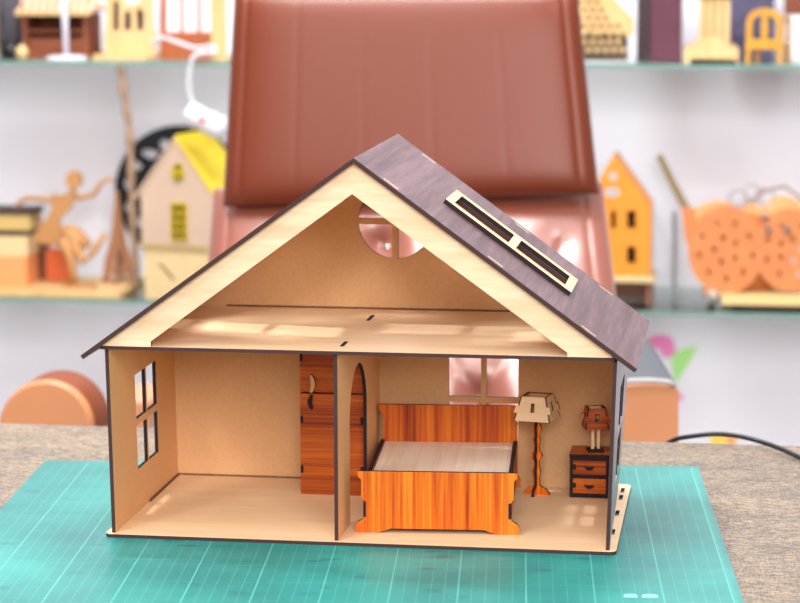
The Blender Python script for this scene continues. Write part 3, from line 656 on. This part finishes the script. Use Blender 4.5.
# yellow-roofed house
o = org(184, 181, ZL); t = thing('toy_house', o, 'pale wooden toy house with a yellow roof on the lower shelf, left of the chair', 'toy house', -11)
def hx(u): return at(u, 220, 177).x - o.x
def hz_(v): return at(180, v, 177).z - ZL
hl_, hr_ = hx(144), hx(222); za, ze, zm = hz_(139), hz_(193), hz_(246)
hm = (hl_ + hr_) / 2
LIL = plain('lilac_grey_wood', '#c9ad97', .55, noise=.05, nscale=12)
def facade(nm, y, holes, m):
    slab(nm, [(hl_, zm), (hr_, zm), (hr_, ze), (hm, za), (hl_, ze)], holes, .5, [m] * 3, t, (0, y + .5, 0))
w0, w1 = hm - .9, hm + 1.5
facade('front_wall', -4, [rect(w0 + .05, zm + 1.0, w1, zm + 6.2), ell(hm + .3, ze + 3.0, .85, 1.2, 20)], LIL); facade('back_wall', 7, [], LIL)
for x0 in (hl_, hr_ - .5): B().box((x0, -3.5, zm), (x0 + .5, 7, ze)).done('side_wall', LIL, t)
YEL = plain('yellow_paint', '#f2d01e', .5)
OLV = plain('olive_yellow_paint', '#c2a41c', .5)
for sgn, x0 in ((-1, hl_ - .8), (1, hr_ + .8)):
    q = B(); dz = (za - ze) / (hm - hl_) * .8
    prism(q, [(x0, ze - dz), (hm, za), (hm, za + .6), (x0, ze - dz + .6)], -4.3, 8); q.done('roof_panel', YEL if sgn > 0 else LIL, t)
f = slab('window', rect(w0 - .1, zm + .8, w1 + .1, zm + 6.4), [rect(w0 + .25 + 1.05 * i, zm + 1.1 + 1.3 * j, w0 + 1.05 + 1.05 * i, zm + 2.1 + 1.3 * j) for i in range(2) for j in range(4)], .3, [OLV, OLV, OLV], t, (0, -4.0, 0))
B().box((w0, -3.4, zm + .9), (w1, -3.3, zm + 6.3)).done('dark_backing', plain('dark_olive', '#4a3c12', .7), f)
f = slab('window', ell(hm + .3, ze + 3.0, 1.0, 1.35, 20), [ell(hm + .3, ze + 3.7, .5, .4, 10), ell(hm + .3, ze + 2.3, .5, .4, 10)], .3, [OLV] * 3, t, (0, -4.0, 0))
B().box((hm - .6, -3.4, ze + 1.8), (hm + 1.2, -3.3, ze + 4.2)).done('dark_backing', plain('dark_olive', '#4a3c12', .7), f)
B().box((hl_ - .3, -4.3, zm - .4), (hr_ + .3, 7.5, zm + .15)).done('floor_plate', plain('olive_wood', '#b39a62', .6), t)
CRM = plain('cream_wood', '#dcc08e', .55, noise=.05)
slab('lower_wall', rect(hl_ + .3, 0, hr_ - .3, zm - .4), [[(hl_ + 2.3, 5.1), (hl_ + 2.8, 5.3), (hl_ + 5.2, 3.1), (hl_ + 4.8, 2.8)]], .5, [CRM] * 3, t, (0, -3.4, 0))
B().box((hl_ + .3, -3.4, 0), (hl_ + .8, 7, zm - .4)).box((hr_ - .8, -3.4, 0), (hr_ - .3, 7, zm - .4)).box((hl_ + .8, 6.5, 0), (hr_ - .8, 7, zm - .4)).done('lower_case', CRM, t)
# dancer
oc = org(66, 183, ZB); t = thing('dancer_figurine', oc, 'tan laser-cut dancing figure with spread arms on the lower shelf', 'figurine')
yF = 182; og = Vector((oc.x, oc.y, at(66, 287, yF).z))
cutout('torso', [(52, 197), (54, 192), (58, 194), (67, 193), (71, 188), (76, 190), (76, 194), (73, 198), (72, 207), (67, 214), (62, 226), (60, 234), (36, 232), (40, 222), (50, 212), (53, 206)], [], yF, .6, TAN, t, og)if False else cutout('torso', [(51, 203), (53, 193), (58, 196), (66, 194), (70, 189), (75, 190), (76, 195), (73, 200), (71, 208), (66, 213), (60, 218), (60, 246), (32, 242), (38, 228), (48, 216), (52, 209)], [], yF, .6, TAN, t, org=og)
cutout('head', ell(73, 180, 8, 9, 20), [], yF - .3, 1.2, TAN, t, org=og)
B().tube([at(74, 197, yF + .3) - og, at(84, 197, yF + .3) - og, at(94, 194, yF + .3) - og, at(101, 183, yF + .3) - og, at(108, 179, yF + .3) - og, at(114, 181, yF + .3) - og], [.5, .45, .4, .35, .3, .25]).done('arm', TAN, t)
B().tube([at(53, 200, yF + .3) - og, at(40, 199, yF + .3) - og, at(26, 198, yF + .3) - og, at(19, 203, yF + .3) - og, at(15, 213, yF + .3) - og], [.5, .42, .38, .35, .25]).done('arm', TAN, t)
B().grid(lambda u, v: (at(58 + 30 * u, 240, yF).x - og.x, 0 + 1.6 * math.sin(6.28 * v) * (.4 + .6 * math.sin(math.pi * u)), at(60, 232 + 12 * u, yF).z - og.z + 1.5 * math.cos(6.28 * v) * (.3 + .9 * math.sin(math.pi * u))), 14, 16).done('skirt', TAN, t)
B().tube([at(62, 238, yF) - og, at(70, 255, yF) - og, at(73, 270, yF) - og, at(74, 288, yF) - og], [1.0, .8, .6, .45]).done('leg', TAN, t)
B().tube([at(72, 240, yF) - og, at(84, 262, yF) - og, at(94, 250, yF) - og, at(106, 234, yF) - og], [.8, .6, .6, .35]).done('leg', TAN, t)
cutout('stand', [(62, 290), (92, 290), (92, 286), (62, 286)], [], yF - 1.5, 3, TAN, t, org=og)
tag(cutout('box', [(46, 288), (71, 288), (71, 257), (46, 257)], [], 187.5, 3, [plain('bright_orange_board', '#e2703c', .5)] * 3, None, ZB), 'small orange box behind the dancing figure', 'box')
tag(cutout('box', [(30, 288), (44, 288), (44, 240), (30, 240)], [], 189, 4, [PWD] * 3, None, ZB), 'narrow brown box left of the small orange box', 'box')
o = org(10, 184, ZB); xr = at(33, 270, 182).x - o.x; st = 4.6
tag(B().box((-6, -3, 0), (xr - .7, 3, st)).done('box', plain('soft_orange_board', '#e89a62', .5, noise=.05), None, tuple(o), bevel=.08), 'orange box at the bottom of the stack on the lower shelf, far left', 'box')
tag(B().box((-6, -2.8, 0), (xr - .5, 3, 3.0)).box((-6, -2.6, 3.0), (xr - .7, 3, 3.9), 1).done('box', [CRM, DK], None, (o.x, o.y, ZB + st), bevel=.05), 'cream box with a dark top edge in the middle of the far left stack', 'box')
tag(B().box((-6, -2.9, 0), (xr, 3, 2.4)).box((-6, -3.2, 2.4), (xr + .4, 3.2, 3.1), 1).done('box', [plain('straw_wood', '#c9a868', .6), DK], None, (o.x, o.y, ZB + st + 3.9), bevel=.05), 'straw-coloured box with a dark lid topping the far left stack', 'box')
# small lattice tower
o = org(117, 188, ZB); t = thing('toy_lattice_tower', o, 'brown wooden lattice tower model with arched legs right of the dancer', 'toy')
u1 = 1 / K(186)
tp = [(-18, 0), (-11, 0), (-9, 9), (9, 9), (11, 0), (18, 0), (14, 22), (9, 40), (5, 62), (2.5, 84), (.8, 96), (-.8, 96), (-2.5, 84), (-5, 62), (-9, 40), (-14, 22)]
th_ = [[(-7, 15), (7, 15), (5.5, 30), (0, 37), (-5.5, 30)], [(-2.5, 46), (2.5, 46), (1.5, 60), (-1.5, 60)]]
TBW = plain('reddish_brown_wood', '#a9744e', .6, noise=.1)
for a, nm in ((0, 'front_lattice'), (1, 'cross_lattice')):
    slab(nm, [(x * u1, z * u1) for x, z in tp], [[(x * u1, z * u1) for x, z in h] for h in th_], .5, [TBW] * 3, t, (0, .25, 0) if a == 0 else (-.25, 0, 0), (1, 0, 0) if a == 0 else (0, 1, 0))

# lower shelf, right part
o = org(626, 187, ZL); t = thing('toy_house', o, 'narrow orange toy house with dark windows on a cream plinth, right of the chair', 'toy house')
ho = Vector((o.x, o.y, at(626, 299, 184).z))
cutout('front_wall', [(592, 274), (650, 274), (651, 206), (614, 154), (592, 190)], [[(627, 244), (636, 244), (636, 261), (627, 261)], [(627, 208), (636, 208), (636, 226), (627, 226)], [(611, 208), (616, 208), (616, 226), (611, 226)], ell(613, 174, 4.5, 4.5, 14), ell(612, 190, 8, 5, 14)], 183, .6, [ORW] * 3, t, org=ho)
P_ = lambda u, v: at(u, v, 183) - ho
z27, z20 = P_(650, 274).z, P_(651, 206).z; xl_, xr_ = P_(592, 274).x, P_(650, 274).x
for x0 in (xl_, xr_ - .4): B().box((x0, -3.4, z27), (x0 + .4, 3.4, z20)).done('side_wall', ORW, t)
B().box((xl_, 3.0, z27), (xr_, 3.4, z20)).done('back_wall', plain('brown_board', '#7a5230', .6), t)
px_, pz_ = P_(614, 154).x, P_(614, 154).z
for sgn in (-1, 1):
    q = B(); x0 = xl_ if sgn < 0 else xr_; z0 = P_(592, 190).z if sgn < 0 else z20
    prism(q, [(x0, z0), (px_, pz_), (px_, pz_ + .35), (x0, z0 + .35)], -3.9, 3.4); q.done('roof_panel', ORW, t)
B().box((xl_ - .3, -4.3, z27 - .9), (xr_ + .6, 3.6, z27)).done('plinth_top', CRM, t, bevel=.1)
B().box((xl_, -3.6, 0), (xl_ + .8, 3, z27 - .9)).box((xr_ - .6, -3.6, 0), (xr_ + .3, 3, z27 - .9)).box((xl_, 1, 0), (xr_, 1.5, z27 - .9)).done('plinth_legs', plain('brown_plinth_wood', '#7d4d36', .6), t)
o = org(752, 186, ZL); t = thing('fretwork_basket', o, 'peach wooden basket ornament of overlapping round fretwork panels, on the lower shelf', 'ornament')
bo = Vector((o.x, o.y, at(752, 304, 184).z)); Q = lambda u, v, y=184: at(u, v, y) - bo
zr, zb2 = Q(700, 212).z, Q(720, 290).z
B().grid(lambda u, v: ((Q(690, 212).x * (.36 + .64 * v ** .85) if True else 0) * math.cos(math.pi * 2 * u) * 1.0, 4.6 * (.36 + .64 * v ** .85) * math.sin(2 * math.pi * u), zb2 + (zr - zb2) * v), 40, 12).done('bowl', PEA, t)
PEL = plain('light_peach_wood', '#e2a86c', .55, noise=.12, nscale=30)
def disc(u, v, ru, rv, y, m, nm, holes=()):
    cutout(nm, ell(u, v, ru, rv, 40), [ell(a, b, c, d, 14) for a, b, c, d in holes], y, .5, [m] * 3, t, org=bo)
def ring_holes(u, v, n, r, a0=0): return [(u + r * math.cos(R(a0 + 360 * i / n)), v + r * 1.05 * math.sin(R(a0 + 360 * i / n)), 2.2, 3.2) for i in range(n)]
disc(726, 250, 38, 44, 181.3, PEA, 'round_panel', ring_holes(726, 250, 9, 27, 10) + ring_holes(726, 250, 5, 12, 40))
disc(752, 236, 17, 33, 182.4, PEL, 'round_panel', [(752, 216, 2.5, 4), (750, 236, 3, 3), (754, 254, 2.5, 4)])
disc(790, 250, 36, 41, 181.0, PEA, 'round_panel', ring_holes(790, 250, 8, 25, 25) + ring_holes(790, 250, 5, 11, 0))
disc(783, 216, 22, 20, 181.9, PEL, 'round_panel', [(770, 206, 2, 3)])
cutout('left_panel', [(694, 208), (716, 200), (730, 203), (738, 212), (728, 222), (712, 230), (700, 236)], [], 182.0, .5, [PEL] * 3, t, org=bo)
for u, v, r_ in ((765, 217, 3.0), (787, 229, 3.2), (768, 229, 2.6)):
    p = Q(u, v, 180.6); B().lathe([(.1, -.3), (.4, -.2), (.5, 0), (.4, .2), (.1, .3)], tuple(p), 12).done('bead', plain('blue_grey_bead', '#5d7486', .3), t)
cutout('left_leaf', [(681, 207), (694, 208), (702, 240), (712, 270), (717, 291), (706, 284), (694, 262), (685, 238)], [], 182.5, .5, [PEA] * 3, t, org=bo)
B().tube([Q(714, 282, 182.5), Q(707, 296, 181.5)], .7).done('foot', PEA, t); B().tube([Q(710, 292, 181), Q(717, 299, 180.5)], .7).done('foot', plain('pale_grey_wood', '#b7aca0', .6), t)
B().box(tuple(Q(722, 298, 184) + Vector((0, -4.5, -.2))), tuple(Q(812, 292, 184) + Vector((0, 4, 0)))).done('tray', plain('yellow_cream_wood', '#e8c888', .55), t)
B().box(tuple(Q(732, 304, 184) + Vector((0, -3.8, 0))), tuple(Q(812, 298, 184) + Vector((0, 3.5, -.1)))).done('tray_base', DK, t)
WG = plain('grey_brown_wire', '#a79a9c', .5)
for cx_, cy_, r_ in ((738, 198, 9), (752, 192, 8), (765, 196, 9)):
    B().tube([Q(cx_ + r_ * math.cos(a * .45), cy_ + r_ * .9 * math.sin(a * .45), 184.5) for a in range(15)], .16, 6).done('wire_curl', WG, t)
B().tube([Q(748, 205, 184.6), Q(765, 190, 184.6), Q(785, 186, 184.6), Q(800, 197, 184.6), Q(812, 215, 184.6)], .25, 6).done('handle', plain('brown_wire', '#93705c', .5), t)
sp = [at(659, 155, 193), at(672, 182, 192.6), at(690, 216, 192.2), at(716, 264, 191.6)]; sp[-1].z = ZL + .02
b0 = sp[-1].copy()
tag(B().tube([p - b0 for p in sp], [.5, .55, .6, .5]).done('wooden_stick', plain('olive_bark', '#9a8258', .7, noise=.15), None, tuple(b0)), 'olive brown stick rising at a slant behind the left side of the peach basket', 'stick')
pp_ = org(675, 198.5, ZL); tag(B().box((-.3, -.3, 0), (.3, .3, 11.5)).done('metal_post', plain('grey_post', '#a3a0a4', .4, .5), None, tuple(pp_)), 'thin grey upright post behind the stick and peach basket', 'post')

# ================================================================== WALL DECAL BELOW THE SHELF
def decal(nm, parts, label):
    q = at(*parts[0][2][0], 199.95); t_ = thing(nm, (q.x, 200, q.z), label, 'wall decal')
    for i, (pn, m, px) in enumerate(parts):
        cutout(pn, px, [], 199.92 - .03 * i, .08, [m] * 3, t_, org=Vector((q.x, 200, q.z)))
PNK = plain('pink_vinyl', '#ff8fcb', .5); GRN = plain('green_vinyl', '#b4f090', .5)
decal('flower_decal', [('petal', PNK, ell(660, 342, 14, 7, 16)), ('petal', PNK, ell(668, 350, 8, 8, 16)), ('leaf', GRN, [(671, 356), (680, 350), (697, 346), (692, 358), (684, 370), (676, 384), (673, 374)]), ('petal', PNK, ell(679, 397, 4, 4, 12))], 'pink and green flower decal on the white wall, right of the dollhouse roof')
decal('leaf_decal', [('petal', plain('yellow_vinyl', '#ffe25a', .5), ell(718, 440, 9, 6, 16)), ('petal', plain('orange_vinyl', '#ffb45a', .5), ell(731, 441, 6, 5, 16))], 'small yellow and orange decal low on the wall above the black cable')

# ================================================================== LIGHT
w = bpy.data.worlds.new('world'); sc.world = w; w.use_nodes = True
n, l = w.node_tree.nodes, w.node_tree.links
tc = n.new('ShaderNodeTexCoord'); sp_ = n.new('ShaderNodeSeparateXYZ'); mr = n.new('ShaderNodeMapRange'); bg = n['Background']
mr.inputs[1].default_value = -.1; mr.inputs[2].default_value = .9; mr.inputs[3].default_value = .36; mr.inputs[4].default_value = .52
l.new(tc.outputs['Generated'], sp_.inputs[0]); l.new(sp_.outputs[2], mr.inputs[0]); l.new(mr.outputs[0], bg.inputs[1])
bg.inputs[0].default_value = (1.0, .985, 1.0, 1)
def area(nm, loc, target, size, power, col=(1, 1, 1), sy=None):
    ld = bpy.data.lights.new(nm, 'AREA'); ld.shape = 'RECTANGLE' if sy else 'DISK'; ld.size = size; ld.energy = power; ld.color = col
    if sy: ld.size_y = sy
    o = bpy.data.objects.new(nm, ld); C.objects.link(o); o.location = W(loc)
    o.rotation_euler = (W(target) - W(loc)).to_track_quat('-Z', 'Y').to_euler(); return o
area('ceiling_and_fill_lamp', (-38, 46, 160), (10, 5, 0), .14, 20)
area('ceiling_and_fill_lamp', (95, 10, 150), (30, 10, 0), .14, 11)
area('ceiling_and_fill_lamp', (-70, -130, 126), (5, 10, 2), .4, 10)
area('ceiling_and_fill_lamp', (-25, -45, 165), (-10, 20, 0), .9, 16, (1, 1, 1), .9)  # added overhead panel, placed for the sheen on the lower chair back
area('ceiling_and_fill_lamp', (-5, 92, 165), (-5, 200, 5), 1.0, 40)  # added lamp that brightens the back wall
area('window_like_added_light', (85, -270, 128), (15, 0, 5), 2.2, 105, (1, .985, .97), 1.5)  # added fill behind the camera for the house interior, no source seen

# ================================================================== CAMERA
cam = bpy.data.cameras.new('camera'); co = bpy.data.objects.new('camera', cam); C.objects.link(co)
cam.sensor_width = 36; cam.lens = 36 * FPX / 800
M3 = Matrix((RM.col[0], RM.col[2], -RM.col[1])).transposed()
co.matrix_world = Matrix.Translation(W(CP)) @ M3.to_4x4()
cam.clip_start = .05
cam.dof.use_dof = True
cam.dof.focus_distance = (Vector((17, 2, 6)) - CP).dot(RM.col[1]) * S
cam.dof.aperture_fstop = (cam.lens / 1000) / (1.05 * S)
sc.camera = co
sc.view_settings.view_transform = 'Standard'; sc.view_settings.look = 'None'; sc.view_settings.gamma = 1; sc.view_settings.use_curve_mapping = False
sc.view_settings.exposure = 0.28
